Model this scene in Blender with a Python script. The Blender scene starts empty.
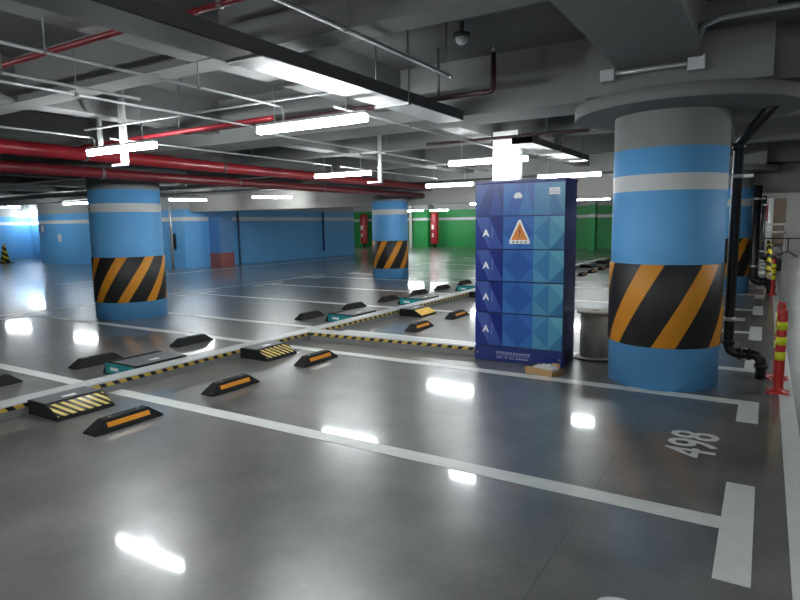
import bpy, bmesh, math, random
from mathutils import Vector, Matrix
random.seed(7)
S = bpy.context.scene
COL = S.collection
PI = math.pi

# ------------------------------------------------------------------ materials
def srgb(r, g, b):
    f = lambda c: (c/255/12.92) if c/255 <= .04045 else ((c/255+.055)/1.055)**2.4
    return (f(r), f(g), f(b), 1)

def nt(name):
    m = bpy.data.materials.new(name); m.use_nodes = True
    t = m.node_tree
    return m, t, t.nodes['Principled BSDF']

def N(t, typ, **kw):
    n = t.nodes.new(typ)
    for k, v in kw.items():
        if k.startswith('i_'):
            n.inputs[int(k[2:])].default_value = v
        else:
            setattr(n, k, v)
    return n

def math_(t, op, a, b=None, c=None):
    n = t.nodes.new('ShaderNodeMath'); n.operation = op
    for i, v in enumerate((a, b, c)):
        if v is None: continue
        if isinstance(v, (int, float)): n.inputs[i].default_value = v
        else: t.links.new(v, n.inputs[i])
    return n.outputs[0]

def mix(t, fac, a, b):
    n = t.nodes.new('ShaderNodeMix'); n.data_type = 'RGBA'
    if isinstance(fac, (int, float)): n.inputs[0].default_value = fac
    else: t.links.new(fac, n.inputs[0])
    for s, v in ((6, a), (7, b)):
        if isinstance(v, tuple): n.inputs[s].default_value = v
        else: t.links.new(v, n.inputs[s])
    return n.outputs[2]

def plain(name, col, rough=.5, metal=0., var=.06, scale=6., bump=0., spec=.5):
    """solid colour with a little procedural mottling"""
    m, t, b = nt(name)
    tc = N(t, 'ShaderNodeTexCoord')
    no = N(t, 'ShaderNodeTexNoise'); no.inputs['Scale'].default_value = scale; no.inputs['Detail'].default_value = 4
    t.links.new(tc.outputs['Object'], no.inputs['Vector'])
    lo = tuple(c*(1-var*2) for c in col[:3])+(1,); hi = tuple(min(1, c*(1+var*2)) for c in col[:3])+(1,)
    c = mix(t, no.outputs['Fac'], lo, hi)
    t.links.new(c, b.inputs['Base Color'])
    b.inputs['Roughness'].default_value = rough; b.inputs['Metallic'].default_value = metal
    b.inputs['Specular IOR Level'].default_value = spec
    if bump:
        bp = N(t, 'ShaderNodeBump'); bp.inputs['Strength'].default_value = bump; bp.inputs['Distance'].default_value = .01
        t.links.new(no.outputs['Fac'], bp.inputs['Height']); t.links.new(bp.outputs[0], b.inputs['Normal'])
    return m

def emit(name, col, strength):
    m, t, b = nt(name)
    b.inputs['Base Color'].default_value = (.8, .8, .8, 1)
    b.inputs['Emission Color'].default_value = col
    b.inputs['Emission Strength'].default_value = strength
    return m

BLUE = srgb(104, 178, 236); WHITE = srgb(222, 224, 224); GREYP = srgb(160, 162, 162); GREEN = srgb(52, 160, 84)

def banded(name, base, z_bands, top, ztop, rough=.45):
    """painted wall/column: base colour, white ring, bare grey above (bands by world height)"""
    m, t, b = nt(name)
    g = N(t, 'ShaderNodeNewGeometry'); sp = N(t, 'ShaderNodeSeparateXYZ'); t.links.new(g.outputs['Position'], sp.inputs[0])
    z = sp.outputs[2]
    no = N(t, 'ShaderNodeTexNoise'); no.inputs['Scale'].default_value = 2.2; no.inputs['Detail'].default_value = 5
    t.links.new(g.outputs['Position'], no.inputs['Vector'])
    basec = mix(t, no.outputs['Fac'], tuple(c*.9 for c in base[:3])+(1,), tuple(min(1, c*1.08) for c in base[:3])+(1,))
    col = basec
    for z0, z1, c in z_bands:
        f = math_(t, 'MULTIPLY', math_(t, 'GREATER_THAN', z, z0), math_(t, 'LESS_THAN', z, z1))
        col = mix(t, f, col, c)
    col = mix(t, math_(t, 'GREATER_THAN', z, ztop), col, top)
    t.links.new(col, b.inputs['Base Color'])
    b.inputs['Roughness'].default_value = rough
    n2 = N(t, 'ShaderNodeTexNoise'); n2.inputs['Scale'].default_value = 60
    t.links.new(g.outputs['Position'], n2.inputs['Vector'])
    bp = N(t, 'ShaderNodeBump'); bp.inputs['Strength'].default_value = .08; bp.inputs['Distance'].default_value = .004
    t.links.new(n2.outputs['Fac'], bp.inputs['Height']); t.links.new(bp.outputs[0], b.inputs['Normal'])
    return m

M = {}
M['col_paint'] = banded('column_paint', BLUE, [(1.87, 2.02, WHITE)], GREYP, 2.262, .6)
M['wall_blue'] = banded('blue_wall_paint', BLUE, [(1.82, 1.98, WHITE)], srgb(168, 172, 172), 2.27, .5)
M['wall_green'] = banded('green_wall_paint', GREEN, [(1.8, 1.98, WHITE)], srgb(170, 172, 170), 2.5, .5)
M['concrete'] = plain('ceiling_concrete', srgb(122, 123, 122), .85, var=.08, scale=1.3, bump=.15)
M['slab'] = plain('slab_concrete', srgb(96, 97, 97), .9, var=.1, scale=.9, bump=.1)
M['grey_wall'] = plain('grey_wall_paint', srgb(165, 163, 158), .7, var=.05, scale=1.)
M['line'] = plain('line_paint', srgb(205, 207, 203), .38, var=.07, scale=9.)
M['galv'] = plain('galvanised_steel', srgb(190, 193, 194), .35, .55, .06, 14.)
M['galv_dull'] = plain('dull_steel', srgb(120, 121, 121), .5, .4, .08, 10.)
M['tray_dark'] = plain('dark_tray_grey', srgb(72, 73, 74), .6, .1, .08, 6.)
M['tray_light'] = plain('pale_tray_grey', srgb(190, 192, 192), .45, .1, .05, 6.)
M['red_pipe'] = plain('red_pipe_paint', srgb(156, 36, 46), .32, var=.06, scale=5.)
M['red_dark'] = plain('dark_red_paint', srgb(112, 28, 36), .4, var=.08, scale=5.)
M['black_pipe'] = plain('black_pipe_paint', srgb(26, 26, 28), .35, var=.1, scale=5.)
M['dark_red'] = plain('sprinkler_paint', srgb(58, 26, 28), .45, var=.06)
M['rubber'] = plain('black_rubber', srgb(24, 24, 25), .75, var=.12, scale=30., bump=.15, spec=.25)
M['rubber_grey'] = plain('grey_top_rubber', srgb(88, 90, 91), .45, var=.1, scale=20., bump=.1)
M['amber'] = plain('amber_reflector', srgb(226, 148, 40), .3, var=.06, scale=40.)
M['teal'] = plain('teal_plastic', srgb(30, 142, 146), .35, var=.06)
M['white'] = plain('white_print', srgb(232, 232, 230), .45, var=.02)
M['kerb_top'] = plain('kerb_cover', srgb(178, 180, 178), .4, .2, .07, 5.)
M['kerb_side'] = plain('kerb_side_grey', srgb(122, 123, 122), .5, .1, .07, 5.)
M['navy'] = plain('navy_cabinet_paint', srgb(28, 46, 112), .3, var=.04, scale=3.)
M['navy_dark'] = plain('cabinet_gap_dark', srgb(18, 22, 52), .4, var=.04)
M['cabinet_side'] = plain('cabinet_side_paint', srgb(58, 66, 116), .28, .2, .05, 4.)
M['orange'] = plain('orange_sign', srgb(214, 128, 40), .4, var=.04)
M['dark_mark'] = plain('dark_print', srgb(45, 45, 55), .5, var=.02)
M['pale_mark'] = plain('pale_print', srgb(170, 172, 205), .5, var=.02)
M['faint_mark'] = plain('faint_print', srgb(140, 146, 190), .5, var=.02)
M['drum'] = plain('drum_grey', srgb(150, 147, 136), .6, var=.1, scale=7., bump=.1)
M['drum_lip'] = plain('drum_flange', srgb(165, 160, 146), .6, var=.1, scale=9., bump=.1)
M['card'] = plain('cardboard', srgb(176, 142, 96), .85, var=.08, scale=14.)
M['foam'] = plain('white_packing_foam', srgb(205, 203, 198), .8, var=.08, scale=25., bump=.3)
M['boll_red'] = plain('bollard_red', srgb(190, 44, 42), .4, var=.06)
M['boll_yel'] = plain('bollard_reflective_band', srgb(215, 225, 40), .35, var=.04)
M['black'] = plain('black_plastic', srgb(22, 22, 22), .5, var=.1)
M['yellow'] = plain('hazard_yellow', srgb(226, 178, 44), .45, var=.06, scale=12.)
M['cream'] = plain('white_riser_paint', srgb(225, 226, 224), .45, var=.03, scale=3.)
M['dark_room'] = plain('dark_recess_paint', srgb(60, 58, 55), .8, var=.1)
M['brown'] = plain('brown_shutter', srgb(128, 112, 96), .6, var=.1, scale=3.)
M['green_sign'] = plain('green_sign_board', srgb(30, 96, 66), .5, var=.1)
M['brick_red'] = plain('faded_red_paint', srgb(150, 88, 86), .6, var=.12, scale=5.)
M['tube'] = emit('lamp_diffuser', (.93, .98, 1, 1), 25)
M['exit'] = emit('exit_sign_face', (.15, .9, .6, 1), 1.2)

def floor_material():
    m, t, b = nt('polished_concrete')
    g = N(t, 'ShaderNodeNewGeometry')
    def noise(scale, detail, rough=.55, dist=0.):
        n = N(t, 'ShaderNodeTexNoise'); n.inputs['Scale'].default_value = scale; n.inputs['Detail'].default_value = detail
        n.inputs['Roughness'].default_value = rough; n.inputs['Distortion'].default_value = dist
        t.links.new(g.outputs['Position'], n.inputs['Vector']); return n.outputs['Fac']
    a = noise(.5, 4, .55, .3); c = noise(2.6, 4, .5, 0.); d = noise(24, 3)
    v = math_(t, 'ADD', math_(t, 'MULTIPLY', a, .55), math_(t, 'ADD', math_(t, 'MULTIPLY', c, .33), math_(t, 'MULTIPLY', d, .12)))
    ramp = N(t, 'ShaderNodeValToRGB')
    e = ramp.color_ramp.elements
    e[0].position = .37; e[0].color = srgb(76, 76, 75)
    e[1].position = .63; e[1].color = srgb(118, 117, 114)
    t.links.new(v, ramp.inputs[0])
    # saw-cut joints
    sp = N(t, 'ShaderNodeSeparateXYZ'); t.links.new(g.outputs['Position'], sp.inputs[0])
    jx = math_(t, 'LESS_THAN', math_(t, 'PINGPONG', math_(t, 'ADD', sp.outputs[0], .8), 4.5), .004)
    jy = math_(t, 'LESS_THAN', math_(t, 'PINGPONG', math_(t, 'ADD', sp.outputs[1], 2.2), 4.35), .004)
    col = mix(t, math_(t, 'MULTIPLY', math_(t, 'MAXIMUM', jx, jy), .55), ramp.outputs[0], srgb(60, 60, 60))
    t.links.new(col, b.inputs['Base Color'])
    b.inputs['Coat Weight'].default_value = .6; b.inputs['Coat Roughness'].default_value = .065; b.inputs['Coat IOR'].default_value = 1.45
    b.inputs['Roughness'].default_value = .31
    b.inputs['Specular IOR Level'].default_value = .6
    bp = N(t, 'ShaderNodeBump'); bp.inputs['Strength'].default_value = .09; bp.inputs['Distance'].default_value = .01
    t.links.new(noise(3.5, 3, .5, 0.), bp.inputs['Height']); t.links.new(bp.outputs[0], b.inputs['Normal'])
    return m
M['floor'] = floor_material()

def stripes(name, expr, duty, c1, c2, rough=.5):
    m, t, b = nt(name)
    tc = N(t, 'ShaderNodeTexCoord'); sp = N(t, 'ShaderNodeSeparateXYZ'); t.links.new(tc.outputs['Object'], sp.inputs[0])
    v = expr(t, sp.outputs[0], sp.outputs[1], sp.outputs[2])
    f = math_(t, 'LESS_THAN', math_(t, 'FRACT', v), duty)
    no = N(t, 'ShaderNodeTexNoise'); no.inputs['Scale'].default_value = 7; no.inputs['Detail'].default_value = 5
    t.links.new(tc.outputs['Object'], no.inputs['Vector'])
    c1v = mix(t, no.outputs['Fac'], tuple(x*.82 for x in c1[:3])+(1,), tuple(min(1, x*1.12) for x in c1[:3])+(1,))
    t.links.new(mix(t, f, c2, c1v), b.inputs['Base Color'])
    b.inputs['Roughness'].default_value = rough
    return m

def col_stripes(name, n, top_deg, z_ref):
    # helical stripes: centre of an orange stripe at angle top_deg (degrees) at height z_ref, 60.8 deg per metre
    def ex(t, x, y, z):
        a = math_(t, 'MULTIPLY', math_(t, 'ARCTAN2', y, x), 180/PI)
        a = math_(t, 'SUBTRACT', a, math_(t, 'MULTIPLY', math_(t, 'SUBTRACT', z, z_ref), 60.8))
        return math_(t, 'ADD', math_(t, 'DIVIDE', math_(t, 'SUBTRACT', a, top_deg), 360/n), 20+.19)
    return stripes(name, ex, .38, srgb(222, 146, 34), srgb(34, 33, 33), .5)
OR = srgb(196, 166, 66)
M['tape_y'] = stripes('kerb_tape_along', lambda t, x, y, z: math_(t, 'ADD', math_(t, 'DIVIDE', math_(t, 'ADD', y, math_(t, 'MULTIPLY', z, .8)), .14), 500.), .55, OR, srgb(26, 26, 26), .4)
M['tape_x'] = stripes('kerb_tape_across', lambda t, x, y, z: math_(t, 'ADD', math_(t, 'DIVIDE', math_(t, 'SUBTRACT', x, math_(t, 'MULTIPLY', z, .8)), .14), 500.), .55, OR, srgb(26, 26, 26), .4)
M['ramp_stripe'] = stripes('ramp_face_stripes', lambda t, x, y, z: math_(t, 'ADD', math_(t, 'DIVIDE', math_(t, 'ADD', y, math_(t, 'MULTIPLY', z, 1.3)), .075), 500.), .5, srgb(216, 192, 112), srgb(52, 50, 46), .14)
M['cone_stripe'] = stripes('cone_stripes', lambda t, x, y, z: math_(t, 'ADD', math_(t, 'DIVIDE', math_(t, 'ADD', z, math_(t, 'MULTIPLY', math_(t, 'ADD', x, y), .5)), .26), 500.), .5, srgb(230, 205, 50), srgb(24, 24, 24), .5)

# ------------------------------------------------------------------ mesh helpers
class MB:
    def __init__(self): self.bm = bmesh.new(); self.mats = []
    def mi(self, m):
        if m is None: return 0
        if m not in self.mats: self.mats.append(m)
        return self.mats.index(m)
    def face(self, pts, m=None):
        vs = [self.bm.verts.new(p) for p in pts]
        f = self.bm.faces.new(vs); f.material_index = self.mi(m); return f
    def box(self, x0, x1, y0, y1, z0, z1, m=None, bev=0.):
        r = bmesh.ops.create_cube(self.bm, size=1.)
        vs = r['verts']
        for v in vs:
            v.co = Vector(((x0+x1)/2+v.co.x*(x1-x0), (y0+y1)/2+v.co.y*(y1-y0), (z0+z1)/2+v.co.z*(z1-z0)))
        fs = {f for v in vs for f in v.link_faces}
        for f in fs: f.material_index = self.mi(m)
        if bev:
            es = list({e for v in vs for e in v.link_edges})
            bmesh.ops.bevel(self.bm, geom=es, offset=bev, segments=2, affect='EDGES', profile=.5)
        return self
    def prism(self, prof, axis, a, b, m=None):
        """extrude a closed 2D profile along x / y / z"""
        def P(u, v, w):
            return {'x': (w, u, v), 'y': (u, w, v), 'z': (u, v, w)}[axis]
        A = [self.bm.verts.new(P(u, v, a)) for u, v in prof]
        B = [self.bm.verts.new(P(u, v, b)) for u, v in prof]
        k = len(prof); fs = [self.bm.faces.new(A), self.bm.faces.new(B[::-1])]
        for i in range(k): fs.append(self.bm.faces.new([A[i], B[i], B[(i+1) % k], A[(i+1) % k]]))
        for f in fs: f.material_index = self.mi(m)
        return self
    def tube(self, pts, r, m=None, seg=12, caps=True):
        pts = [Vector(p) for p in pts]
        rings = []
        prev_n = None
        for i, p in enumerate(pts):
            d = (pts[min(i+1, len(pts)-1)]-pts[max(i-1, 0)]).normalized()
            n = prev_n if prev_n else (Vector((0, 0, 1)) if abs(d.z) < .9 else Vector((1, 0, 0)))
            n = (n-d*n.dot(d)).normalized(); prev_n = n
            q = d.cross(n)
            rr = r[i] if isinstance(r, (list, tuple)) else r
            rings.append([self.bm.verts.new(p+rr*(math.cos(2*PI*k/seg)*n+math.sin(2*PI*k/seg)*q)) for k in range(seg)])
        idx = self.mi(m)
        for a, b in zip(rings, rings[1:]):
            for k in range(seg):
                f = self.bm.faces.new([a[k], a[(k+1) % seg], b[(k+1) % seg], b[k]]); f.smooth = True; f.material_index = idx
        if caps:
            for c in (rings[0][::-1], rings[-1]):
                f = self.bm.faces.new(c); f.material_index = idx
        return self
    def lathe(self, prof, c=(0, 0), seg=48, m=None, smooth=True):
        """prof: (radius, z) from bottom to top"""
        idx = self.mi(m); rings = []
        for r, z in prof:
            if r <= 1e-6: rings.append([self.bm.verts.new((c[0], c[1], z))])
            else: rings.append([self.bm.verts.new((c[0]+r*math.cos(2*PI*k/seg), c[1]+r*math.sin(2*PI*k/seg), z)) for k in range(seg)])
        for a, b in zip(rings, rings[1:]):
            for k in range(seg):
                k2 = (k+1) % seg
                if len(a) == 1 and len(b) == 1: continue
                if len(a) == 1: f = self.bm.faces.new([a[0], b[k2], b[k]])
                elif len(b) == 1: f = self.bm.faces.new([a[k], a[k2], b[0]])
                else: f = self.bm.faces.new([a[k], a[k2], b[k2], b[k]])
                f.material_index = idx
                f.smooth = smooth and abs(a[0].co.z-b[0].co.z) > 1e-5
        return self
    def build(self, name, mat=None, parent=None, rel=True, bevel=0.):
        """rel: verts are already in the parent's own space; otherwise they are world coordinates"""
        bmesh.ops.recalc_face_normals(self.bm, faces=self.bm.faces[:])
        me = bpy.data.meshes.new(name)
        if parent is not None and not rel:
            o = parent; off = Vector((0, 0, 0))
            while o is not None: off += o.location; o = o.parent
            bmesh.ops.translate(self.bm, verts=self.bm.verts[:], vec=-off)
        self.bm.to_mesh(me); self.bm.free()
        if self.mats and self.mats != [None]:
            for m in self.mats: me.materials.append(m)
        else: me.materials.append(mat)
        o = bpy.data.objects.new(name, me); COL.objects.link(o)
        if parent is not None: o.parent = parent
        if bevel:
            md = o.modifiers.new('bevel', 'BEVEL'); md.width = bevel; md.segments = 2; md.limit_method = 'ANGLE'; md.angle_limit = .6
        return o

def tag(o, label=None, cat=None, group=None, kind=None):
    if label: o['label'] = label
    if cat: o['category'] = cat
    if group: o['group'] = group
    if kind: o['kind'] = kind
    return o
def thing(name, loc, label, cat, group=None):
    o = bpy.data.objects.new(name, None); o.empty_display_size = .1; COL.objects.link(o)
    o.location = loc
    return tag(o, label, cat, group)
def kids(o): return [c for c in COL.objects if c.parent == o]
def dup(root, loc, label=None, group=None, rz=None):
    r = root.copy(); COL.objects.link(r); r.location = loc
    if rz is not None: r.rotation_euler.z = rz
    if label: r['label'] = label
    if group: r['group'] = group
    for ch in kids(root):
        c = ch.copy(); COL.objects.link(c); c.parent = r
        for g in kids(ch):
            d = g.copy(); COL.objects.link(d); d.parent = c
    return r
def text_mesh(name, body, size, mat, parent, loc, rot, extrude=.0012, sx=1., bold=0., align='CENTER'):
    cu = bpy.data.curves.new(name, 'FONT'); cu.body = body; cu.size = size; cu.extrude = extrude; cu.offset = bold
    cu.align_x = align; cu.align_y = 'CENTER'; cu.resolution_u = 6
    tmp = bpy.data.objects.new(name+'_tmp', cu); COL.objects.link(tmp)
    dg = bpy.context.evaluated_depsgraph_get()
    me = bpy.data.meshes.new_from_object(tmp.evaluated_get(dg))
    bpy.data.objects.remove(tmp)
    me.transform(Matrix.Translation(loc) @ rot.to_matrix().to_4x4() @ Matrix.Diagonal((sx, 1, 1, 1)))
    me.materials.clear(); me.materials.append(mat)
    o = bpy.data.objects.new(name, me); COL.objects.link(o); o.parent = parent
    return o
from mathutils import Euler

# ------------------------------------------------------------------ camera
HC = 1.6
yaw, pitch, roll = (math.radians(a) for a in (-31.42, -7.26, -.82))
F = Vector((math.sin(yaw)*math.cos(pitch), math.cos(yaw)*math.cos(pitch), math.sin(pitch)))
R = Vector((math.cos(yaw), -math.sin(yaw), 0)); U = R.cross(F)
R2 = math.cos(roll)*R+math.sin(roll)*U; U2 = -math.sin(roll)*R+math.cos(roll)*U
cam = bpy.data.cameras.new('camera'); camo = bpy.data.objects.new('camera', cam); COL.objects.link(camo)
cam.sensor_width = 36; cam.sensor_fit = 'HORIZONTAL'; cam.lens = 598/800*36; cam.clip_start = .05; cam.clip_end = 200
mw = Matrix((R2, U2, -F)).transposed().to_4x4(); mw.translation = Vector((0, 0, HC)); camo.matrix_world = mw
S.camera = camo

# ------------------------------------------------------------------ setting
ZS = 3.35
PITCH = 8.7                       # column spacing along the stall row
YC = [-2.25, 6.45, 15.15, 23.85, 32.55]
XC = [-18.8, -9.85, -.84]
floor = MB().box(-36, 8, -7, 40, -.2, 0).build('floor', M['floor']); tag(floor, kind='structure')
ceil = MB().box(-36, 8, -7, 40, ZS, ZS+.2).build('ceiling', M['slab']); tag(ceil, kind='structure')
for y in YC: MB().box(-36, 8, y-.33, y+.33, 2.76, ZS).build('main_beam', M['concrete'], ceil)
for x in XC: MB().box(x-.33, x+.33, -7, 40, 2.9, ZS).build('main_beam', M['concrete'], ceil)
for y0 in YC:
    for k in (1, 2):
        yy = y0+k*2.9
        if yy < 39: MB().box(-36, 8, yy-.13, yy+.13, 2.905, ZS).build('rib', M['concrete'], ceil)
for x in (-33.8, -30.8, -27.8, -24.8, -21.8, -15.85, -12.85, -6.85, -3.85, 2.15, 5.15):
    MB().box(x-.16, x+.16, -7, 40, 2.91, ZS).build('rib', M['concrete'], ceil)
wl = MB().box(-29.4, -19.1, 15.45, 15.75, 0, ZS).box(-19.4, -19.1, 15.75, 26.6, 0, ZS).build('wall_left', M['wall_blue']); tag(wl, kind='structure')
wfl = MB().box(-34.6, -34.3, -7, 22, 0, ZS).box(-34.3, -29.4, 17.6, 17.9, 0, ZS).build('wall_far_left', M['wall_blue']); tag(wfl, kind='structure')
wb = MB().box(-34, -4.6, 36.6, 36.9, 0, ZS).box(-20.6, -19.55, 35.7, 36.6, 0, ZS).box(-8.3, -7.95, 33.4, 33.9, 0, ZS, M['grey_wall']).build('wall_back', M['wall_green'])
wb.data.materials.clear(); wb.data.materials.append(M['wall_green']); tag(wb, kind='structure')
wr = MB().box(-4.6, 8, 36.2, 36.5, 0, ZS).build('wall_right_end', M['grey_wall']); tag(wr, kind='structure')
wrt = MB().box(8, 8.3, -7, 36.2, 0, ZS).build('wall_right', M['grey_wall']); tag(wrt, kind='structure')
wfr = MB().box(-36, 8, -7.3, -7, 0, ZS).build('wall_front', M['grey_wall']); tag(wfr, kind='structure')
bulk = MB().box(-19.1, 8, 15.75, 16.05, 2.17, ZS).build('trim_1', M['grey_wall']); tag(bulk, kind='structure')

# floor paint (children of the floor)
ZP = .0025
def line(x0, x1, y0, y1, name='painted_line'):
    return MB().box(x0, x1, y0, y1, .0003, ZP).build(name, M['line'], floor)
stall = []
for k in range(-1, 4):
    b = 7.22+PITCH*k
    stall.append([b+i*2.46 for i in range(4)])
for g in stall:
    for i, y in enumerate(g):
        if y < -1.5 or y > 30: continue
        line(-11.6, -.127, y-.072, y+.072)
        lo, hi = (y-.58, y+.58)
        if i == 0: lo = y-.07
        if i == 3: hi = y+.07
        line(-.127, .025, lo, hi, 'painted_tee')
        line(-11.75, -11.6, lo, hi, 'painted_tee')
line(.178, .292, -2, 30, 'lane_edge_line')
line(-12.2, -12.1, 5, 15.2, 'lane_edge_line')
line(-17.5, -17.38, 9.5, 24, 'lane_edge_line')
for yy, s in ((4.66, '498'), (2.28, '499')):
    text_mesh('bay_number', s, .45, M['line'], floor, (-.355, yy-.04, .0015), Euler((0, 0, PI/2)), .0008, .82, .004)

# ------------------------------------------------------------------ columns
def column(x, y, r, n, deg, zb0, zb1, label, cap_dx=0.):
    t = thing('round_column', (x, y, 0), label, 'column', None)
    MB().lathe([(0, 0), (r, 0), (r, 2.62), (0, 2.62)], seg=72).build('shaft', M['col_paint'], t)
    rr = r+.012
    MB().lathe([(r-.01, zb0), (rr-.004, zb0), (rr, zb0+.004), (rr, zb1-.004), (rr-.004, zb1), (r-.01, zb1)], seg=96).build('hazard_band', col_stripes('column_band_%d' % (int(x*10)), n, deg, zb1), t)
    MB().lathe([(0, 2.585), (r+.47, 2.585), (r+.48, 2.595), (r+.48, 2.7), (0, 2.7)], c=(cap_dx, 0), seg=72).build('capital', M['concrete'], t)
    MB().box(-.72+cap_dx, .72+cap_dx, -.82, .82, 2.7, ZS-.01).build('drop_block', M['concrete'], t)
    return t
column(-.84, 6.45, .512, 6, -94.6, .41, 1.19, 'big near round blue column at right with black and orange band, behind the red bollards', .1)
column(-9.92, 6.76, .6, 8, -45.3, .3, 1.09, 'round blue column at left, standing under the red pipes in front of the blue wall')
column(-9.6, 15.2, .53, 7, -74, .3, 1.11, 'small distant round blue column left of the tall blue cabinet')
column(-.79, 15.15, .52, 6, -95, .37, 1.19, 'round blue column half hidden behind the nearest big blue column')

# ------------------------------------------------------------------ cable kerb
k1 = thing('cable_kerb', (-5.52, 10, 0), 'long low grey cable kerb with yellow and black tape between the two stall rows', 'kerb')
MB().prism([(-.1, 0), (.1, 0), (.1, .105), (-.1, .105)], 'y', -11, 15).build('side_panel', M['kerb_side'], k1)
MB().prism([(-.105, .105), (.105, .105), (.098, .12), (-.098, .12)], 'y', -11, 15).build('top_cover', M['kerb_top'], k1)
MB().box(.1005, .1025, -11, 15, .066, .104).build('hazard_tape', M['tape_y'], k1)
k2 = thing('cable_kerb', (-4.15, 6.57, 0), 'short low cable kerb branching off towards the blue cabinet', 'kerb')
k2.rotation_euler.z = math.radians(3.2)
MB().prism([(-.1, 0), (.1, 0), (.1, .105), (-.1, .105)], 'x', -1.262, 1.2).build('side_panel', M['kerb_side'], k2)
MB().prism([(-.105, .105), (.105, .105), (.098, .12), (-.098, .12)], 'x', -1.262, 1.2).build('top_cover', M['kerb_top'], k2)
MB().box(-1.262, 1.2, -.1025, -.1005, .066, .104).build('hazard_tape', M['tape_x'], k2)

# ------------------------------------------------------------------ wheel stops
def stop_proto(amber, label, group):
    t = thing('wheel_stop', (0, 0, 0), label, 'wheel stop', group)
    L, W, H = .31, .085, .1
    mb = MB(); m = mb.bm
    base = [(-W, -L, 0), (W, -L, 0), (W, L, 0), (-W, L, 0)]
    mid = [(-W, -L, .012), (W, -L, .012), (W, L, .012), (-W, L, .012)]
    top = [(-.045, -L+.11, H), (.04, -L+.11, H), (.04, L-.11, H), (-.045, L-.11, H)]
    R_ = [[m.verts.new(p) for p in r] for r in (base, mid, top)]
    m.faces.new(R_[0][::-1]); m.faces.new(R_[2])
    for a, b in zip(R_, R_[1:]):
        for i in range(4): m.faces.new([a[i], a[(i+1) % 4], b[(i+1) % 4], b[i]])
    mb.build('rubber_body', M['rubber'], t, bevel=.012)
    if amber:
        for s in (1, -1):
            q = MB(); sl = (.045)/(H-.012)
            def P(y, z, e): return (s*(W-(z-.012)*sl+e), y, z)
            z0, z1, y0, y1 = .04, .075, -.19, .19
            q.face([P(y0, z0, .002), P(y1, z0, .002), P(y1, z1, .002), P(y0, z1, .002)])
            q.face([P(y0, z0, .0), P(y0, z0, .002), P(y0, z1, .002), P(y0, z1, 0)]); q.face([P(y1, z0, .0), P(y1, z1, 0), P(y1, z1, .002), P(y1, z0, .002)])
            q.face([P(y0, z1, 0), P(y0, z1, .002), P(y1, z1, .002), P(y1, z1, 0)]); q.face([P(y0, z0, 0), P(y1, z0, 0), P(y1, z0, .002), P(y0, z0, .002)])
            q.build('reflector', M['amber'], t)
    for yy in (-.13, .13):
        MB().lathe([(0, H-.004), (.014, H-.004), (.014, H+.002), (.009, H+.002), (.007, H-.001), (0, H-.001)], c=(0, yy), seg=14).build('bolt_head', M['galv_dull'], t)
    return t
GR = 'amber faced wheel stops on the near side of the kerb'
GL = 'plain black wheel stops beyond the kerb'
near = stop_proto(True, 'black rubber wheel stop with amber strip, the nearest one, beside the front striped ramp block', GR); near.location = (-4.42, 2.87, 0)
lab = ['black wheel stop with amber strip on the bay floor, second nearest of its row',
       'amber stripped wheel stop, third of its row, right of the second striped ramp block',
       'amber stripped wheel stop just beyond the branching kerb, left of its pair',
       'amber stripped wheel stop beyond the branching kerb, close to the cabinet edge']
ys = [4.07, 5.4, 7.88, 9.2]
for y, l in zip(ys, lab): dup(near, (-4.47, y, 0), l)
for y in (16.58, 17.92, 19.05, 20.38, 21.5): dup(near, (-4.6, y, 0), 'distant wheel stop seen through the gap between cabinet and big column', 'distant wheel stops in the gap')
left = stop_proto(False, 'plain black wheel stop cut by the left frame edge', GL); left.location = (-6.7, 2.87, 0)
lab = ['plain black wheel stop beside the nearest teal block, beyond the kerb',
       'plain black wheel stop in front of the left blue column, alone',
       'plain black wheel stop right behind the second teal block',
       'plain black wheel stop on the polished floor between two lamp reflections',
       'plain black wheel stop below the distant blue column',
       'plain black wheel stop behind the third teal block',
       'plain black wheel stop between third and fourth teal blocks',
       'plain black wheel stop behind the farthest teal block, near the cabinet']
for y, l in zip([4.07, 5.45, 7.98, 9.3, 10.55, 11.85, 13.0, 14.3], lab): dup(left, (-6.72, y, 0), l)
for y in (17.0, 18.3, 19.4, 20.8, 22.0): dup(left, (-6.9, y, 0), 'distant black wheel stop beyond the kerb, seen through the gap beside the cabinet', 'far row stops in the gap')

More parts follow.
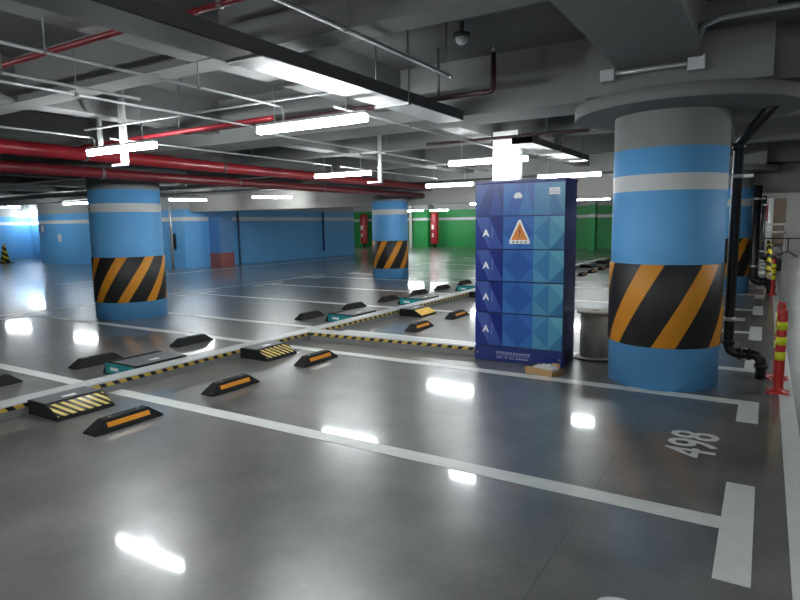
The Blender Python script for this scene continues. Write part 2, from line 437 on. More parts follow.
# ------------------------------------------------------------------ ramp blocks against the kerb
def ramp(side, label, group, loc, face, length=.52, flip=1):
    # side +1: stands on the near (+x) face of the kerb; block runs from the kerb outward
    t = thing('ramp_block', loc, label, 'ramp block', group)
    h, w = (.125, .46) if side > 0 else (.14, .6)
    s = side; sl = .17 if s > 0 else .07
    prof = [(0, 0), (s*w, 0), (s*(w-.012), .022), (s*(w-sl), h-.006), (s*(w-sl-.02), h), (0, h)]
    MB().prism(prof, 'y', -length/2, length/2).build('rubber_body', M['rubber'], t, bevel=.006)
    MB().box(min(s*.01, s*(w-.2)), max(s*.01, s*(w-.2)), -length/2+.012, length/2-.012, h-.002, h+.003).build('top_plate', M['rubber_grey'], t)
    MB().prism([(.0, h+.003), (.05, h+.003), (.05, h+.005), (0, h+.005)], 'y', -.06, .06).build('badge', M['white'], t).location = (s*.16, 0, 0)
    # striped sloping face
    x0, z0, x1, z1 = s*(w-.02), .033, s*(w-sl+.007), h-.012
    nx, nz = s*.5, .86
    q = MB(); e = .003
    A = [(x0, -length/2+.015, z0), (x0, length/2-.015, z0), (x1, length/2-.015, z1), (x1, -length/2+.015, z1)]
    B = [(x+nx*e, y, z+nz*e) for x, y, z in A]
    q.face(B)
    for i in range(4): q.face([A[i], A[(i+1) % 4], B[(i+1) % 4], B[i]])
    q.build('sloping_face', face, t)
    if s < 0:
        MB().box(-w+.07, -.02, -length/2-.004, -length/2+.002, .014, h-.012).build('end_plate', M['teal'], t)
        MB().box(-w+.16, -.3, -length/2-.007, -length/2-.004, .05, .085).build('end_label', M['white'], t)
    return t
for y, l, f in ((2.88, 'nearest black ramp block with striped sloping face against the kerb', M['ramp_stripe']),
             (5.36, 'second black ramp block with bold yellow stripes, beside the junction of the kerbs', M['ramp_stripe']),
             (9.1, 'black ramp block with tan sloping face, third along the kerb', M['yellow']),
             (12.0, 'black ramp block partly hidden by the left edge of the cabinet', M['rubber'])):
    ramp(1, l, 'ramp blocks on the near side', (-5.415, y, 0), f)
for y, l in ((4.15, 'nearest teal ended ramp block on the far side of the kerb'), (8.1, 'second teal ended ramp block past the kerb junction'),
             (10.4, 'third teal ended ramp block opposite the tan faced block'), (13.0, 'farthest teal ended ramp block near the cabinet')):
    ramp(-1, l, 'ramp blocks on the far side', (-5.625, y, 0), M['rubber'], .66)
for y in (21.2, 23.5): ramp(1, 'distant ramp block on the kerb seen through the gap beside the cabinet', 'distant ramp blocks', (-5.415, y, 0), M['rubber'], .8)

# ------------------------------------------------------------------ cabinet
cx0, cx1, cy0, cy1, CH = -2.872, -1.832, 6.39, 6.84, 2.06
cab = thing('battery_cabinet', ((cx0+cx1)/2, cy0, 0), 'tall blue geometric patterned cabinet of stacked lockers marked with white letters A', 'cabinet')
w = (cx1-cx0)/2; dp = cy1-cy0
MB().box(-w, w, .02, dp, .0, CH-.02, bev=.006).build('body', M['cabinet_side'], cab)
MB().box(-w-.008, w+.008, -.004, dp+.008, CH-.025, CH+.004, bev=.004).build('lid', M['navy'], cab)
MB().box(-w, w, -.002, .024, .004, .172, bev=.004).build('base_panel', M['navy'], cab)
zb = [.182, .568, .932, 1.296, 1.668, 2.025]
C_ = lambda *a: plain('locker_print_%d_%d_%d' % a, srgb(*a), .28, var=.03, scale=5.)
pal = {}
def cc(*a):
    if a not in pal: pal[a] = C_(*a)
    return pal[a]
fx = [-1, -.68, -.345, 0, .345, .69, 1]
def cell(mb, x0, x1, z0, z1, kind, a, b, c=None, d=None):
    y = -.0012
    P = lambda u, v: (x0+(x1-x0)*u, y, z0+(z1-z0)*v)
    if kind == '\\': mb.face([P(0, 1), P(0, 0), P(1, 0)], a); mb.face([P(0, 1), P(1, 0), P(1, 1)], b)
    elif kind == '/': mb.face([P(0, 0), P(1, 1), P(0, 1)], a); mb.face([P(0, 0), P(1, 0), P(1, 1)], b)
    elif kind == '>':   # triangle from the left side pointing right
        mb.face([P(0, 0), P(1, .5), P(0, 1)], a); mb.face([P(0, 1), P(1, .5), P(1, 1)], b); mb.face([P(0, 0), P(1, 0), P(1, .5)], c)
    elif kind == '<':
        mb.face([P(1, 0), P(1, 1), P(0, .5)], a); mb.face([P(0, .5), P(1, 1), P(0, 1)], b); mb.face([P(0, 0), P(1, 0), P(0, .5)], c)
    elif kind == '^':
        mb.face([P(0, 0), P(1, 0), P(.5, 1)], a); mb.face([P(0, 0), P(.5, 1), P(0, 1)], b); mb.face([P(1, 0), P(1, 1), P(.5, 1)], b)
for i in range(5):
    z0, z1 = zb[i]+.007, zb[i+1]-.007
    mb = MB()
    mb.box(-w+.004, w-.004, -.001, .022, z0, z1, M['navy'])
    X = [f*(w-.006) for f in fx]
    if i == 4:
        cell(mb, X[0], X[1], z0, z1, '/', cc(48, 74, 140), cc(32, 54, 118)); cell(mb, X[1], X[2], z0, z1, '^', cc(46, 70, 142), cc(26, 46, 112))
        cell(mb, X[2], X[3], z0, z1, '/', cc(52, 104, 172), cc(46, 90, 160)); cell(mb, X[3], X[4], z0, z1, '^', cc(58, 112, 172), cc(42, 88, 158))
        cell(mb, X[4], X[5], z0, z1, '\\', cc(66, 124, 170), cc(72, 132, 174)); cell(mb, X[5], X[6], z0, z1, '\\', cc(54, 108, 158), cc(76, 140, 172))
    else:
        cell(mb, X[0], X[1], z0, z1, '\\', cc(30, 48, 124), cc(66, 86, 152)); cell(mb, X[1], X[2], z0, z1, '\\', cc(54, 76, 148), cc(22, 38, 112))
        cell(mb, X[2], X[3], z0, z1, '<', cc(40, 86, 158), cc(46, 96, 166), cc(56, 110, 174)); cell(mb, X[3], X[4], z0, z1, '>', cc(40, 86, 160), cc(52, 102, 174), cc(50, 106, 172))
        cell(mb, X[4], X[5], z0, z1, '<', cc(60, 120, 166), cc(78, 140, 178), cc(80, 144, 176)); cell(mb, X[5], X[6], z0, z1, '>', cc(78, 146, 176), cc(96, 164, 184), cc(52, 110, 150))
    d = mb.build('locker_door', None, cab)
    zc = (z0+z1)/2
    if i < 4:
        text_mesh('letter', 'A', .105, M['white'], d, (-.385, -.0025, zc-.005), Euler((PI/2, 0, 0)), .001, 1.05, .003)
        # tiny vertical caption beside the letter (unreadable in the photo: little stroke glyphs)
        g = MB()
        for k in range(4):
            zz = zc+.055-k*.032
            g.box(-.318, -.298, -.003, -.0015, zz, zz+.004); g.box(-.318, -.298, -.003, -.0015, zz-.012, zz-.008); g.box(-.31, -.306, -.003, -.0015, zz-.016, zz+.008)
        g.build('caption', M['faint_mark'], d)
    MB().lathe([(0, 0), (.011, 0), (.011, .004), (0, .004)], seg=14).build('lock', M['black'], cab).matrix_local = Matrix.Translation((w, .2, zc)) @ Matrix.Rotation(PI/2, 4, 'Y')
# marks on the top door
MB().box(.345, .462, -.0042, -.0012, 1.892, 1.965, bev=.001).build('sticker', M['white'], cab)
g = MB()
for k in range(4): g.box(.355+k*.025, .37+k*.025, -.0055, -.0042, 1.906, 1.924)
g.box(.37, .45, -.0055, -.0042, 1.94, 1.947); g.build('sticker_print', M['pale_mark'], cab)
q = MB(); pts = [(-.005+.05*math.cos(a*PI/14), -.003, 1.87+.056*math.sin(a*PI/14)) for a in range(15)]
q.face(pts); q.face([(-.055, -.003, 1.87), (.045, -.003, 1.87), (.018, -.003, 1.857), (-.005, -.003, 1.863), (-.03, -.003, 1.857)]); q.build('emblem', M['white'], cab)
# warning triangle on the second door
tz0, tz1, tx = 1.395, 1.625, .015
sg = MB().prism([(tx-.118, tz0), (tx+.118, tz0), (tx+.012, tz1), (tx-.012, tz1)], 'y', -.004, -.0012).box(tx-.118, tx+.118, -.004, -.0012, 1.36, tz0).build('warning_sign', M['white'], cab)
MB().prism([(tx-.095, tz0+.008), (tx+.095, tz0+.008), (tx, tz1-.03)], 'y', -.0055, -.004).build('orange_field', M['orange'], sg)
MB().prism([(tx+.005, 1.555), (tx-.018, 1.49), (tx-.002, 1.49), (tx-.01, 1.425), (tx+.022, 1.505), (tx+.004, 1.505), (tx+.016, 1.555)], 'y', -.0065, -.0055).build('bolt_mark', plain('bolt_print', srgb(150, 82, 40), .5), sg)
g = MB()
for k in range(4):
    xx = tx-.072+k*.048
    g.box(xx-.014, xx+.014, -.0055, -.004, 1.386, 1.39).box(xx-.014, xx+.014, -.0055, -.004, 1.372, 1.376).box(xx-.003, xx+.003, -.0055, -.004, 1.366, 1.394)
g.build('sign_caption', M['dark_mark'], sg)
# company lines on the base panel (unreadable stroke glyphs)
g = MB()
def glyph(g, x, z, s):
    r = random.random
    g.box(x, x+s, -.004, -.002, z+s*.8, z+s); g.box(x, x+s, -.004, -.002, z+s*.4, z+s*.52); g.box(x, x+s, -.004, -.002, z, z+s*.14)
    a = r()*.5*s; g.box(x+a, x+a+s*.16, -.004, -.002, z, z+s); b = .6*s+r()*.2*s; g.box(x+b, x+b+s*.16, -.004, -.002, z, z+s)
for k in range(12): glyph(g, -.25+k*.034, .092, .028)
for k in range(22): g.box(-.25+k*.0183, -.25+k*.0183+.011, -.004, -.002, .073, .079)
for k in list(range(4))+[5, 6]+[8, 9, 10]+list(range(12, 20)):
    if k < 11: glyph(g, -.25+k*.0195, .042, .017)
    else: g.box(-.25+k*.0195, -.25+k*.0195+.012, -.004, -.002, .042, .059)
g.build('company_print', M['pale_mark'], cab)
for sx in (-.49, .485): MB().lathe([(0, 0), (.014, 0), (.014, .006), (0, .006)], seg=14).build('base_bolt', M['galv_dull'], cab).matrix_local = Matrix.Translation((sx, -.001, .09)) @ Matrix.Rotation(PI/2, 4, 'X')
MB().box(w, w+.012, .1, .32, .03, .16).build('side_vent', M['navy_dark'], cab)

# white cable riser behind the far lamp
rs = thing('cable_riser', (-3.42, 8.8, 0), 'tall white cable riser duct rising behind the blue cabinet to the tray', 'cable riser')
MB().box(-.2, .2, -.1, .1, 0, 2.96, bev=.006).build('duct', M['cream'], rs)
MB().box(-.21, .21, -.11, .11, 2.15, 2.18).build('joint_collar', M['galv'], rs)

# drum beside the column
dr = thing('cable_drum', (-1.655, 7.1, 0), 'grey cable drum standing on end between cabinet and big column', 'drum')
MB().lathe([(0, .025), (.17, .025), (.17, .535), (0, .535)], seg=40).build('core', M['drum'], dr)
MB().lathe([(0, .535), (.2, .535), (.215, .54), (.215, .562), (.2, .567), (.05, .567), (.045, .55), (0, .55)], seg=40).build('flange', M['drum_lip'], dr)
MB().lathe([(0, 0), (.21, 0), (.215, .005), (.215, .02), (.2, .025), (0, .025)], seg=40).build('flange', M['drum_lip'], dr)
pts = [(-1.655+.26*math.cos(a), 7.1+.235*math.sin(a), .012) for a in [math.radians(d) for d in range(180, 352, 8)]]
tag(MB().tube(pts, .011, seg=8).build('cable', M['black']), 'thin black cable lying round the foot of the grey drum', 'cable')

# cardboard scrap
cb = thing('cardboard_tray', (-1.93, 6.12, 0), 'torn cardboard box lid lying on the floor against the cabinet foot', 'cardboard')
cb.rotation_euler.z = math.radians(-14)
q = MB(); q.box(-.15, .15, -.13, .13, 0, .006); q.box(-.17, .15, -.134, -.13, 0, .075); q.box(-.154, -.15, -.13, .13, 0, .065); q.box(.15, .154, -.13, .1, 0, .05)
q.build('lid', M['card'], cb)
MB().prism([(-.02, .0), (.1, .0), (.085, .09), (-.005, .085)], 'y', .131, .135).build('flap', M['card'], cb)
q = MB(); bmesh.ops.create_icosphere(q.bm, subdivisions=4, radius=1)
for v in q.bm.verts:
    n = .75+.3*math.sin(v.co.x*7+v.co.y*3)*math.cos(v.co.y*8)+.12*math.sin(v.co.x*19+v.co.z*13)
    v.co = Vector((v.co.x*.14, v.co.y*.122, .05+v.co.z*.043*n))
for f in q.bm.faces: f.smooth = True
tag(q.build('packing_foam', M['foam']), 'crumpled white packing foam lying in the torn cardboard lid', 'packing')
bpy.data.objects['packing_foam'].location = (-1.93, 6.12, .002); bpy.data.objects['packing_foam'].rotation_euler.z = -.24

# ------------------------------------------------------------------ bollards
def bollard(name, bands, label, body, group):
    t = thing(name, (0, 0, 0), label, 'bollard', group)
    MB().lathe([(0, .0), (.088, 0), (.09, .006), (.075, .018), (.05, .03), (.041, .05), (.041, .1), (.041, .74), (.036, .755), (.036, .775), (0, .775)], seg=28).build('post', body, t)
    for a in range(4):
        an = PI/4+a*PI/2
        MB().prism([(-.028, .0), (.028, 0), (.018, .012), (-.018, .012)], 'x', .06, .115).build('base_lug', body, t).rotation_euler.z = an
    for z0, z1 in bands:
        MB().lathe([(.04, z0), (.0435, z0), (.0435, z1), (.04, z1)], seg=28).build('reflective_band', M['boll_yel'], t)
    return t
GB = 'red bollards along the lane line'
b1 = bollard('bollard', [(.59, .665), (.45, .525), (.31, .385)], 'nearest red bollard with three lime bands, on the white lane line', M['boll_red'], GB); b1.location = (.17, 6.42, 0)
dup(b1, (.17, 7.0, 0), 'red bollard just behind the nearest one, only its top and foot showing')
b3 = bollard('bollard', [(.57, .66), (.33, .42), (.45, .54)], 'distant red bollard beside the second black pipe', M['boll_red'], GB); b3.location = (.18, 14.75, 0)
b4 = thing('bollard', (.13, 21.5, 0), 'far yellow and black banded bollard behind the distant red one', 'bollard')
MB().lathe([(0, 0), (.11, 0), (.1, .03), (.06, .05), (.06, .8), (0, .81)], seg=20).build('post', M['cone_stripe'], b4)
b5 = dup(b4, (.1, 26, 0), 'farthest yellow and black bollard near the end of the lane')

# ------------------------------------------------------------------ black drain pipes
def elbow(c, a, b, n=6):
    """quarter bend through corner c from direction point a to b"""
    a, b, c = Vector(a), Vector(b), Vector(c)
    return [(1-t)**2*a+2*t*(1-t)*c+t*t*b for t in [i/n for i in range(n+1)]]
def drain(x, y, label, r, top=True, scale=1.):
    t = thing('drain_pipe', (x, y, 0), label, 'pipe')
    ex, zr = .3*scale, .24*scale
    path = []
    if top: path += [(.33, -.55, 2.66), (.02, -.03, 2.36), (0, 0, 2.31)]
    else: path += [(0, 0, 2.3)]
    path += [(0, 0, .4*scale)] + [tuple(p) for p in elbow((0, 0, zr), (0, 0, zr+.1), (.1, 0, zr))]
    path += [tuple(p) for p in elbow((ex, 0, zr), (ex-.1, 0, zr), (ex, 0, zr-.1))] + [(ex, 0, .0)]
    MB().tube(path, r, seg=20).build('pipe', M['black_pipe'], t)
    for p0, p1 in (((0, 0, zr+.13), (0, 0, zr+.09)), ((.09, 0, zr), (.13, 0, zr)), ((ex-.13, 0, zr), (ex-.09, 0, zr)), ((ex, 0, zr-.09), (ex, 0, zr-.13))) + ((((0, 0, 2.27), (0, 0, 2.34)),) if top else ()):
        MB().tube([p0, p1], r*1.28, seg=20).build('coupling', M['black_pipe'], t)
    for z in (.59, 2.02):
        MB().tube([(0, 0, z-.02), (0, 0, z+.02)], r*1.12, seg=20).box(-.17, .0, .03, .05, z-.018, z+.018).box(0, .14, -.015, .015, z-.014, z+.014).build('clamp', M['galv'], t)
    return t
drain(-.275, 6.9, 'black drain pipe beside the big near column, bending down to the floor', .049)
drain(-.19, 14.95, 'second black drain pipe by the farther column at right', .078, False, 1.1)
drain(-.1, 21.8, 'third black drain pipe bend seen behind the second one', .07, False, 1.6)

# ------------------------------------------------------------------ lamps
def lamp_proto():
    t = thing('tube_lamp', (0, 0, 2.52), '', 'lamp', 'hanging tube lamps')
    MB().box(-.63, .63, -.034, .034, -.042, .022, bev=.014).build('diffuser', M['tube'], t)
    MB().box(-.635, .635, -.036, .036, .023, .05, bev=.004).build('housing', M['galv'], t)
    for x in (-.42, .42):
        MB().tube([(x, 0, .05), (x, 0, .38)], .006, seg=6).build('hanger_rod', M['galv'], t)
    return t
L0 = lamp_proto(); L0['label'] = 'brightest hanging tube lamp, under the grey cable tray at upper centre'; L0.location = (-3.62, 4.38, 2.52)
lamps = [
 (-6.5, 4.42, 0, 'hanging tube lamp crossing the white vertical bar above the left blue column'),
 (-6.72, 9.03, 0, 'tube lamp hanging in front of the red pipes at centre'),
 (-3.63, 8.5, 0, 'tube lamp hanging in front of the white riser behind the cabinet'),
 (-6.6, 13.15, 0, 'tube lamp left of the cabinet near the red pipe ends'),
 (-3.45, 12.2, 0, 'tube lamp just above the right top corner of the cabinet'),
 (-21.7, 12.8, .15, 'tube lamp left of the left column in front of the blue wall'),
 (-16.9, 13.9, 1.2, 'tube lamp right of the left column beside the thin pole'),
 (-13.7, 14.6, .9, 'tube lamp above the blue wall between the left and distant columns'),
 (-27.0, 13.0, .3, 'tube lamp at the left frame edge near the striped cone'),
 (-33.6, 17.25, 0, 'bright tube lamp washing the top of the far left blue wall'),
 (-19.3, 33.5, 0, 'left one of the two tube lamps over the green wall beside the cabinet'),
 (-17.6, 33.6, 0, 'right one of the two tube lamps over the green wall beside the cabinet'),
 (-23.5, 31.5, .2, 'upper tube lamp in the gap between the blue wall and distant column'),
 (-23.8, 27.5, .2, 'lower tube lamp in the gap between the blue wall and distant column'),
 (-5.6, 23.0, 0, 'tube lamp over the gap between cabinet and big column'),
 (1.25, 20.5, 1.57, 'tube lamp over the lane at the right frame edge'),
 (1.6, 27.5, 1.57, 'farther tube lamp over the lane at the right frame edge'),
 (2.2, 33.0, .4, 'added tube lamp at far right, brightening the lane end by the green sign board'),  # extra lamp, added to brighten the far end of the lane
]
for x, y, rz, l in lamps:
    dup(L0, (x, y, 2.52 if y < 16 else 2.42), l, rz=rz)
for x, y in ((-10.5, 24.3), (-10.5, 31.0), (-13.5, 19.5)):  # unseen lamps, added only to light the bays beyond the bulkhead
    dup(L0, (x, y, 2.42), 'added unseen tube lamp behind the grey bulkhead, lighting the far bays', 'added unseen tube lamps behind the bulkhead')
for x, y, rz in ((2.6, 2.0, PI/2), (2.6, 8.2, PI/2), (-3.6, .1, 0), (-6.5, .1, 0), (-.6, -1.2, 0)):
    dup(L0, (x, y, 2.52), 'tube lamp hanging outside the view over the lane and front bays', 'tube lamps beside and behind the viewpoint', rz=rz)

# ------------------------------------------------------------------ pipes under the ceiling
def hang_pipe(name, pts, r, mat, label, cat, hang=(), group=None, rod=.005, ztop=ZS):
    t = thing(name, pts[0], label, cat, group)
    MB().tube(pts, r, seg=16 if r > .03 else 8).build('pipe', mat, t, rel=False)
    for i, (x, y, z) in enumerate(hang):
        MB().tube([(x, y, z+r), (x, y, ztop)], rod, seg=6).tube([(x-.0, y-.02, z), (x, y+.02, z)], r*1.1, seg=16).build('hanger', M['galv_dull'], t, rel=False)
    return t
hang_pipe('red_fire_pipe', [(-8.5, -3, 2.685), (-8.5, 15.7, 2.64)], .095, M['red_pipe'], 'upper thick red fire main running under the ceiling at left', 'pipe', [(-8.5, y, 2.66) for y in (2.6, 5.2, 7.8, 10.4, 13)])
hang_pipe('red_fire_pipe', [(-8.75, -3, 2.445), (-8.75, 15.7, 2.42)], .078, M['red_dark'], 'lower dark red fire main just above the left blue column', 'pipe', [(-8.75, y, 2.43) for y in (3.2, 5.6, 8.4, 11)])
hang_pipe('red_fire_pipe', [(-7.6, -3, 2.36), (-7.6, -2.9, 2.36)], .05, M['red_dark'], 'unused stub', 'pipe') if False else None
hang_pipe('sprinkler_pipe', [(-8.5, 2.55, 2.87), (-3.3, 2.55, 2.87)], .022, M['red_dark'], 'thin red sprinkler pipe crossing the upper left ceiling', 'pipe', [(-6, 2.55, 2.87)])
hang_pipe('sprinkler_pipe', [(-8.38, 5.1, 2.75), (-4.6, 4.95, 2.75)], .026, M['red_pipe'], 'thin red sprinkler pipe behind the lamp over the left column', 'pipe', [(-6.2, 5.03, 2.75)])
hang_pipe('sprinkler_pipe', [(-7.5, 2.6, 3.12), (-2.0, 2.6, 3.12)], .022, M['red_dark'], 'short red pipe high above the dark tray at the top edge', 'pipe', []) if False else None
# galvanised conduits
hang_pipe('conduit', [(-3.93, -1, 2.7), (-3.93, 4.36, 2.7), (-3.93, 4.38, 2.66), (-3.93, 4.38, 2.57)], .011, M['galv'], 'bright thin conduit leading to the brightest lamp', 'conduit', [(-3.93, 2.2, 2.7), (-3.93, 3.4, 2.7)])
hang_pipe('conduit', [(-4.68, -1, 2.7), (-4.68, 3.4, 2.7)], .014, M['galv_dull'], 'dull thin conduit above the upper left ribs', 'conduit', [(-4.68, 2.3, 2.7)])
hang_pipe('conduit', [(-4.95, -1, 2.7), (-4.95, 5.0, 2.7)], .012, M['galv'], 'long pale conduit between the two front lamps', 'conduit', [(-4.95, 3.0, 2.7)])
hang_pipe('conduit', [(-7.0, -1, 2.68), (-7.0, 4.4, 2.68), (-7.0, 4.42, 2.65), (-7.0, 4.42, 2.57)], .012, M['galv'], 'pale conduit leading to the lamp over the left column', 'conduit', [(-7.0, 2.4, 2.68)])
hang_pipe('conduit', [(-6.9, 4.25, 2.745), (-3.25, 4.3, 2.745)], .012, M['galv'], 'crosswise conduit linking the two front lamps', 'conduit', [(-5.2, 4.27, 2.745)])
hang_pipe('conduit', [(-6.95, 4.6, 2.69), (-6.95, 9.0, 2.69), (-6.95, 9.03, 2.57)], .012, M['galv'], 'pale conduit leading to the lamp before the red pipes', 'conduit', [(-6.95, 7.0, 2.69)])
hang_pipe('conduit', [(-3.5, 4.6, 2.69), (-3.5, 8.48, 2.69), (-3.5, 8.5, 2.57)], .012, M['galv'], 'pale conduit running on towards the riser lamp', 'conduit', [(-3.5, 6.0, 2.69)])
hang_pipe('conduit', [(-5.1, 5.2, 2.68), (-5.1, 12.0, 2.68)], .012, M['galv'], 'pale conduit passing above the middle of the parking row', 'conduit', [(-5.1, 8.0, 2.68)])
hang_pipe('conduit', [(-6.9, 9.2, 2.68), (-6.9, 13.1, 2.68), (-6.9, 13.15, 2.57)], .012, M['galv'], 'pale conduit leading to the lamp left of the cabinet', 'conduit', [(-6.9, 11, 2.68)])
hang_pipe('conduit', [(-22, 12.5, 2.62), (-10.5, 12.5, 2.62)], .03, M['galv'], 'thick pale pipe running crosswise behind the left column', 'pipe', [(-18, 12.5, 2.62), (-13, 12.5, 2.62)])
hang_pipe('conduit', [(-30, 9.2, 2.5), (-11, 9.0, 2.5)], .03, M['galv'], 'nearest of the pale crosswise pipes at the left edge', 'pipe', [(-20, 9.1, 2.5), (-15, 9.05, 2.5)])
hang_pipe('conduit', [(-30, 10.8, 2.62), (-11, 10.6, 2.62)], .045, M['galv_dull'], 'dull crosswise pipe at the left edge behind the nearest one', 'pipe', [(-20, 10.7, 2.62)])
# dark sprinkler branches with upright heads
def upright(x0, x1, y, z, ztop, label):
    t = thing('sprinkler_branch', (x0, y, z), label, 'pipe')
    pts = [(x0, y, z), (x1-.05, y, z)]+[tuple(p) for p in elbow((x1, y, z), (x1-.05, y, z), (x1, y, z+.05))]+[(x1, y, ztop)]
    MB().tube(pts, .026, seg=12).build('pipe', M['dark_red'], t, rel=False)
    MB().tube([(x1, y, ztop), (x1, y, ztop+.03), (x1, y, ztop+.06)], [.012, .018, .004], seg=10).build('sprinkler_head', M['galv'], t, rel=False)
    xm = x1-.6
    MB().tube([(xm, y, z), (xm, y, ZS)], .017, seg=8).build('hanger', M['galv_dull'], t, rel=False)
upright(-6.8, -2.33, 5.6, 2.86, 3.22, 'dark sprinkler branch turning up right of the cable tray')
upright(-4.6, -2.1, 8.4, 2.82, 3.03, 'dark sprinkler branch turning up above the cabinet')

# ------------------------------------------------------------------ cable trays
def tray(y0, y1, dark_to, label, hang, x0=-3.17, x1=-2.86, z0=2.7, h=.1):
    t = thing('cable_tray', ((x0+x1)/2, y0, z0), label, 'cable tray')
    if dark_to > y0: MB().box(x0, x1, y0, dark_to, z0-.004, z0+.004).build('tray_bottom', M['tray_dark'], t, rel=False)  # bottom is dark grey up to the joint strip, pale grey beyond
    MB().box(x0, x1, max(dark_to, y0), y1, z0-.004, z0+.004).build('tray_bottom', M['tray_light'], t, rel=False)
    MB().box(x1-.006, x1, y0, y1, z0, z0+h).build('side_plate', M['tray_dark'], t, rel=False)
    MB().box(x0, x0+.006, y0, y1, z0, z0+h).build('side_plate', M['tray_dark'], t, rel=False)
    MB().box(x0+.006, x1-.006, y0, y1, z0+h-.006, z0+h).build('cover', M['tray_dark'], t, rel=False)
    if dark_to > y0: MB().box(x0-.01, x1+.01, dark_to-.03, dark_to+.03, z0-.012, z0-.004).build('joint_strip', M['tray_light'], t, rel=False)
    for y in hang:
        if y < y1: MB().tube([(x1+.02, y, z0), (x1+.02, y, ZS)], .008, seg=6).tube([(x0-.02, y, z0), (x0-.02, y, ZS)], .008, seg=6).box(x0-.03, x1+.03, y-.02, y+.02, z0-.028, z0-.004).build('hanger', M['galv_dull'], t, rel=False)
    return t
tray(-2, 6.05, 3.03, 'dark grey cable tray crossing the upper centre of the ceiling', (-1.4, .5, 4.85))
tray(8.3, 11.4, 0, 'farther cable tray between the riser and the big column', (9.6, 10.9))
# diagonal strut conduit to tray end
hang_pipe('conduit', [(-2.4, -1, 2.855), (-2.4, 4.83, 2.855)], .016, M['galv_dull'], 'thin dull conduit above the right side of the cable tray', 'conduit', [(-2.4, 3.3, 2.855), (-2.4, 4.75, 2.855)])
hang_pipe('sprinkler_pipe', [(-3.55, 2.94, 3.05), (-2.75, 2.94, 3.05)], .022, M['red_dark'], 'short red pipe above the dark tray at the top edge', 'pipe', [(-3.15, 2.94, 3.05)])
# detector
dt = thing('smoke_detector', (-2.38, 5.0, 3.2), 'small white dome detector on the ceiling above the cabinet', 'detector')
MB().tube([(0, 0, .15), (0, 0, .05)], .02, seg=10).lathe([(0, .05), (.075, .05), (.075, .02), (0, .02)], seg=24).build('bracket', M['tray_dark'], dt)
MB().lathe([(0, -.045), (.03, -.04), (.05, -.02), (.055, .0), (.055, .02), (0, .02)], seg=24).build('dome', M['white'], dt)
# conduit and boxes on the near column's drop block
cj = thing('wall_conduit', (-.84, 5.6, 2.86), 'grey conduit with two junction boxes on the beam above the big column', 'conduit')
MB().tube([(-1.24, 5.57, 2.86), (-.56, 5.57, 2.86)], .02, seg=12).build('conduit_run', M['galv'], cj, rel=False)
MB().box(-1.31, -1.19, 5.53, 5.625, 2.80, 2.9, bev=.006).build('junction_box', M['galv'], cj, rel=False)
MB().box(-.62, -.49, 5.53, 5.625, 2.80, 2.92, bev=.006).build('junction_box', M['galv'], cj, rel=False)
bend = [(-.55, 5.56, 2.9), (-.55, 5.5, 2.93), (-.53, 5.3, 2.98), (-.47, 5.12, 3.02), (-.36, 5.04, 3.03), (-.2, 5.03, 3.03), (2.2, 5.02, 3.0)]
MB().tube(bend, .022, seg=12).build('conduit_run', M['galv'], cj, rel=False)
MB().tube([(-.2, 5.03, 3.03), (-.2, 5.03, ZS)], .008, seg=6).build('hanger', M['galv_dull'], cj, rel=False)

# white bar by the front left lamp
vb = thing('support_bar', (-6.62, 4.55, 2.3), 'white vertical support bar crossing the lamp over the left column', 'support bar')
MB().box(-6.66, -6.57, 4.53, 4.57, 2.36, ZS).build('bar', M['cream'], vb, rel=False)
MB().box(-6.85, -6.57, 4.53, 4.57, 2.34, 2.365).build('foot_bracket', M['galv'], vb, rel=False)
MB().box(-7.1, -7.05, 4.53, 4.57, 2.55, ZS).build('side_bar', M['galv'], vb, rel=False)
vb2 = thing('support_bar', (-6.05, 9.2, 2.3), 'white vertical support bar at the right end of the lamp before the red pipes', 'support bar')
MB().box(-6.02, -5.96, 9.16, 9.2, 2.36, ZS).box(-6.25, -5.96, 9.16, 9.2, 2.34, 2.365).build('bar', M['cream'], vb2, rel=False)

# ------------------------------------------------------------------ left background
cone = thing('traffic_cone', (-31.2, 14.7, 0), 'small yellow and black striped cone by the far left wall', 'traffic cone')
MB().lathe([(0, .04), (.2, .04), (.06, .85), (.05, .9), (0, .9)], seg=24).build('cone_body', M['cone_stripe'], cone)
MB().box(-.28, .28, -.28, .28, 0, .04, bev=.01).build('base', M['black'], cone)
pl = hang_pipe('pole', [(-19.3, 15.0, ZS), (-19.3, 15.0, 0)], .05, M['galv'], 'thin pale vertical pole in front of the blue wall beside the left column', 'pole')
ws = thing('wall_sign', (-29.2, 15.44, 1.4), 'small pale sign on the corner of the blue wall at far left', 'sign')
MB().box(-.15, .35, -.03, .0, .0, .4).build('sign_plate', plain('pale_blue_sign', srgb(120, 150, 200), .5), ws)
MB().box(.12, .3, -.035, -.03, .05, .34).build('sign_panel', M['white'], ws)
sw = MB().box(-27.75, -27.55, 15.41, 15.449, 1.0, 1.35).build('wall_switch', M['white']); tag(sw, 'small white plate on the blue wall left of the left column', 'switch')
bx = MB().box(-19.85, -19.62, 15.38, 15.449, .75, 1.35).build('wall_box', M['black']); tag(bx, 'small black box on the blue wall beside the thin pole', 'box')
pp = MB().tube([(-19.06, 23.9, 2.25), (-19.06, 23.9, .3)], .05, seg=10).build('wall_pipe', plain('dark_blue_pipe', srgb(24, 62, 120), .4)); tag(pp, 'dark blue pipe running down the blue wall near its right end', 'pipe')
pp = MB().tube([(-19.05, 18.2, ZS), (-19.05, 18.2, .0)], .04, seg=10).build('wall_pipe', plain('grey_blue_pipe', srgb(80, 110, 140), .4)); tag(pp, 'grey pipe running down the blue wall left of centre', 'pipe')
pr = thing('wall_pier', (-18.8, 17.0, 0), 'shallow blue pier with faded red base against the blue wall', 'pier')
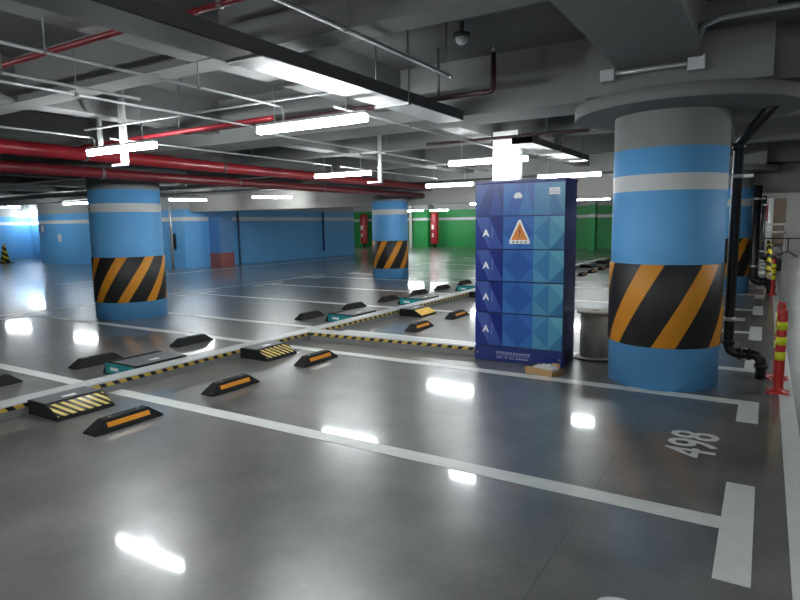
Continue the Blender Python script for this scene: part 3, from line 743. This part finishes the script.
MB().box(-.3, .3, -.35, .35, .55, 1.98).build('upper_pier', plain('pier_blue', srgb(86, 136, 190), .5), pr)
MB().box(-.31, .31, -.36, .36, 0, .55).build('red_base', M['brick_red'], pr)
rd = thing('hose_reel', (-11.65, 8.02, 2.09), 'red rounded fire fitting peeking out from behind the left column', 'fire fitting')
q = MB().lathe([(0, -.04), (.24, -.04), (.26, -.02), (.26, .02), (.24, .04), (0, .04)], seg=36)
o = q.build('disc', M['red_pipe'], rd); o.rotation_euler = (PI/2, 0, .5)
MB().tube([(0, 0, 0), (0, 0, .81)], .02, seg=8).build('rod', M['red_pipe'], rd)

# green zone items
def hydrant(x, y, label):
    t = thing('fire_hydrant_post', (x, y, 0), label, 'fire hydrant')
    MB().lathe([(0, .25), (.26, .25), (.27, .3), (.27, 2.25), (.24, 2.32), (0, 2.32)], seg=28).build('cylinder', M['red_pipe'], t)
    MB().lathe([(0, 0), (.1, 0), (.1, .25), (0, .25)], seg=16).build('foot', M['black'], t)
    MB().box(-.08, .08, -.29, -.26, 1.2, 1.5).build('white_panel', M['white'], t)
    MB().box(-.05, .05, -.29, -.26, .7, .95).build('white_panel', M['white'], t)
hydrant(-18.95, 35.6, 'tall red hydrant column before the green wall left of the cabinet')
hydrant(-24.7, 35.6, 'tall red hydrant column in the gap between blue wall and distant column')
wp = MB().box(-20.9, -20.75, 35.55, 35.69, 0, 2.8).build('corner_post', M['white']); tag(wp, 'white corner post at the left end of the green wall', 'post')

# ------------------------------------------------------------------ right background
rb = thing('roller_shutter', (-1.6, 36.1, 0), 'brown shuttered opening at the far end of the lane', 'shutter')
MB().box(-2.6, 2.4, -.1, .0, .3, 2.6).build('curtain', M['brown'], rb)
MB().lathe([(0, 0), (.3, 0), (.3, 2.6), (0, 2.6)], c=(1.55, -.6), seg=24).build('white_column', M['cream'], rb)
MB().box(2.4, 2.75, -.15, .0, 0, 2.6).build('side_jamb', M['grey_wall'], rb)
gs = thing('green_sign', (2.0, 36.1, 1.2), 'small green sign board at the far end beside the lane', 'sign')
MB().box(-.3, 1.2, -.08, .0, 0, .95).build('board', M['green_sign'], gs)
MB().box(-.05, .75, -.1, -.08, .3, .6).build('panel', plain('pale_green_panel', srgb(90, 160, 130), .5), gs)
br = thing('barrier', (-.2, 31.5, 0), 'low white railed barrier across the far end of the lane', 'barrier')
for z in (.95, 1.3): MB().box(-1.6, 1.0, -.03, .03, z, z+.09).build('rail', M['white'], br)
for x in (-1.5, -.3, .9): MB().box(x-.03, x+.03, -.03, .03, 0, 1.38).build('post', M['galv'], br)
dbr = thing('barrier', (1.0, 29.5, 0), 'dark low barrier with splayed feet in front of the far shutter', 'barrier')
MB().box(-2.2, 1.4, -.02, .02, .75, .8).build('rail', M['black'], dbr)
for x in (-1.9, -.2, 1.2):
    MB().tube([(x, 0, .8), (x, 0, .25), (x-.35, 0, .02)], .025, seg=8).tube([(x, 0, .25), (x+.35, 0, .02)], .025, seg=8).build('leg', M['black'], dbr)
rs2 = MB().box(-.36, .02, 30.0, 30.06, 1.5, 2.25).build('hanging_sign', M['red_pipe']); tag(rs2, 'red hanging board beyond the second black pipe', 'sign')
for i, (y, z, mt, nm) in enumerate(((19.6, 2.8, 'red_dark', 'dark red'), (22.4, 2.8, 'galv_dull', 'dull grey'), (25.3, 2.8, 'black_pipe', 'black'), (28.6, 2.8, 'brown', 'brown'))):
    hang_pipe('service_pipe', [(-7, y, z), (6, y, z)], .1, M[mt], nm+' service pipe crossing beyond the bulkhead above the lane', 'pipe', [(-3, y, z), (1, y, z)])

# ------------------------------------------------------------------ world and view
wd = bpy.data.worlds.new('world'); S.world = wd; wd.use_nodes = True
bg = wd.node_tree.nodes['Background']; bg.inputs[0].default_value = (.8, .9, 1, 1); bg.inputs[1].default_value = .02
S.view_settings.view_transform = 'Standard'; S.view_settings.look = 'None'
S.view_settings.exposure = 2.12; S.view_settings.gamma = 1
S.cycles.max_bounces = 8; S.cycles.diffuse_bounces = 5; S.cycles.glossy_bounces = 4
S.cycles.use_denoising = True
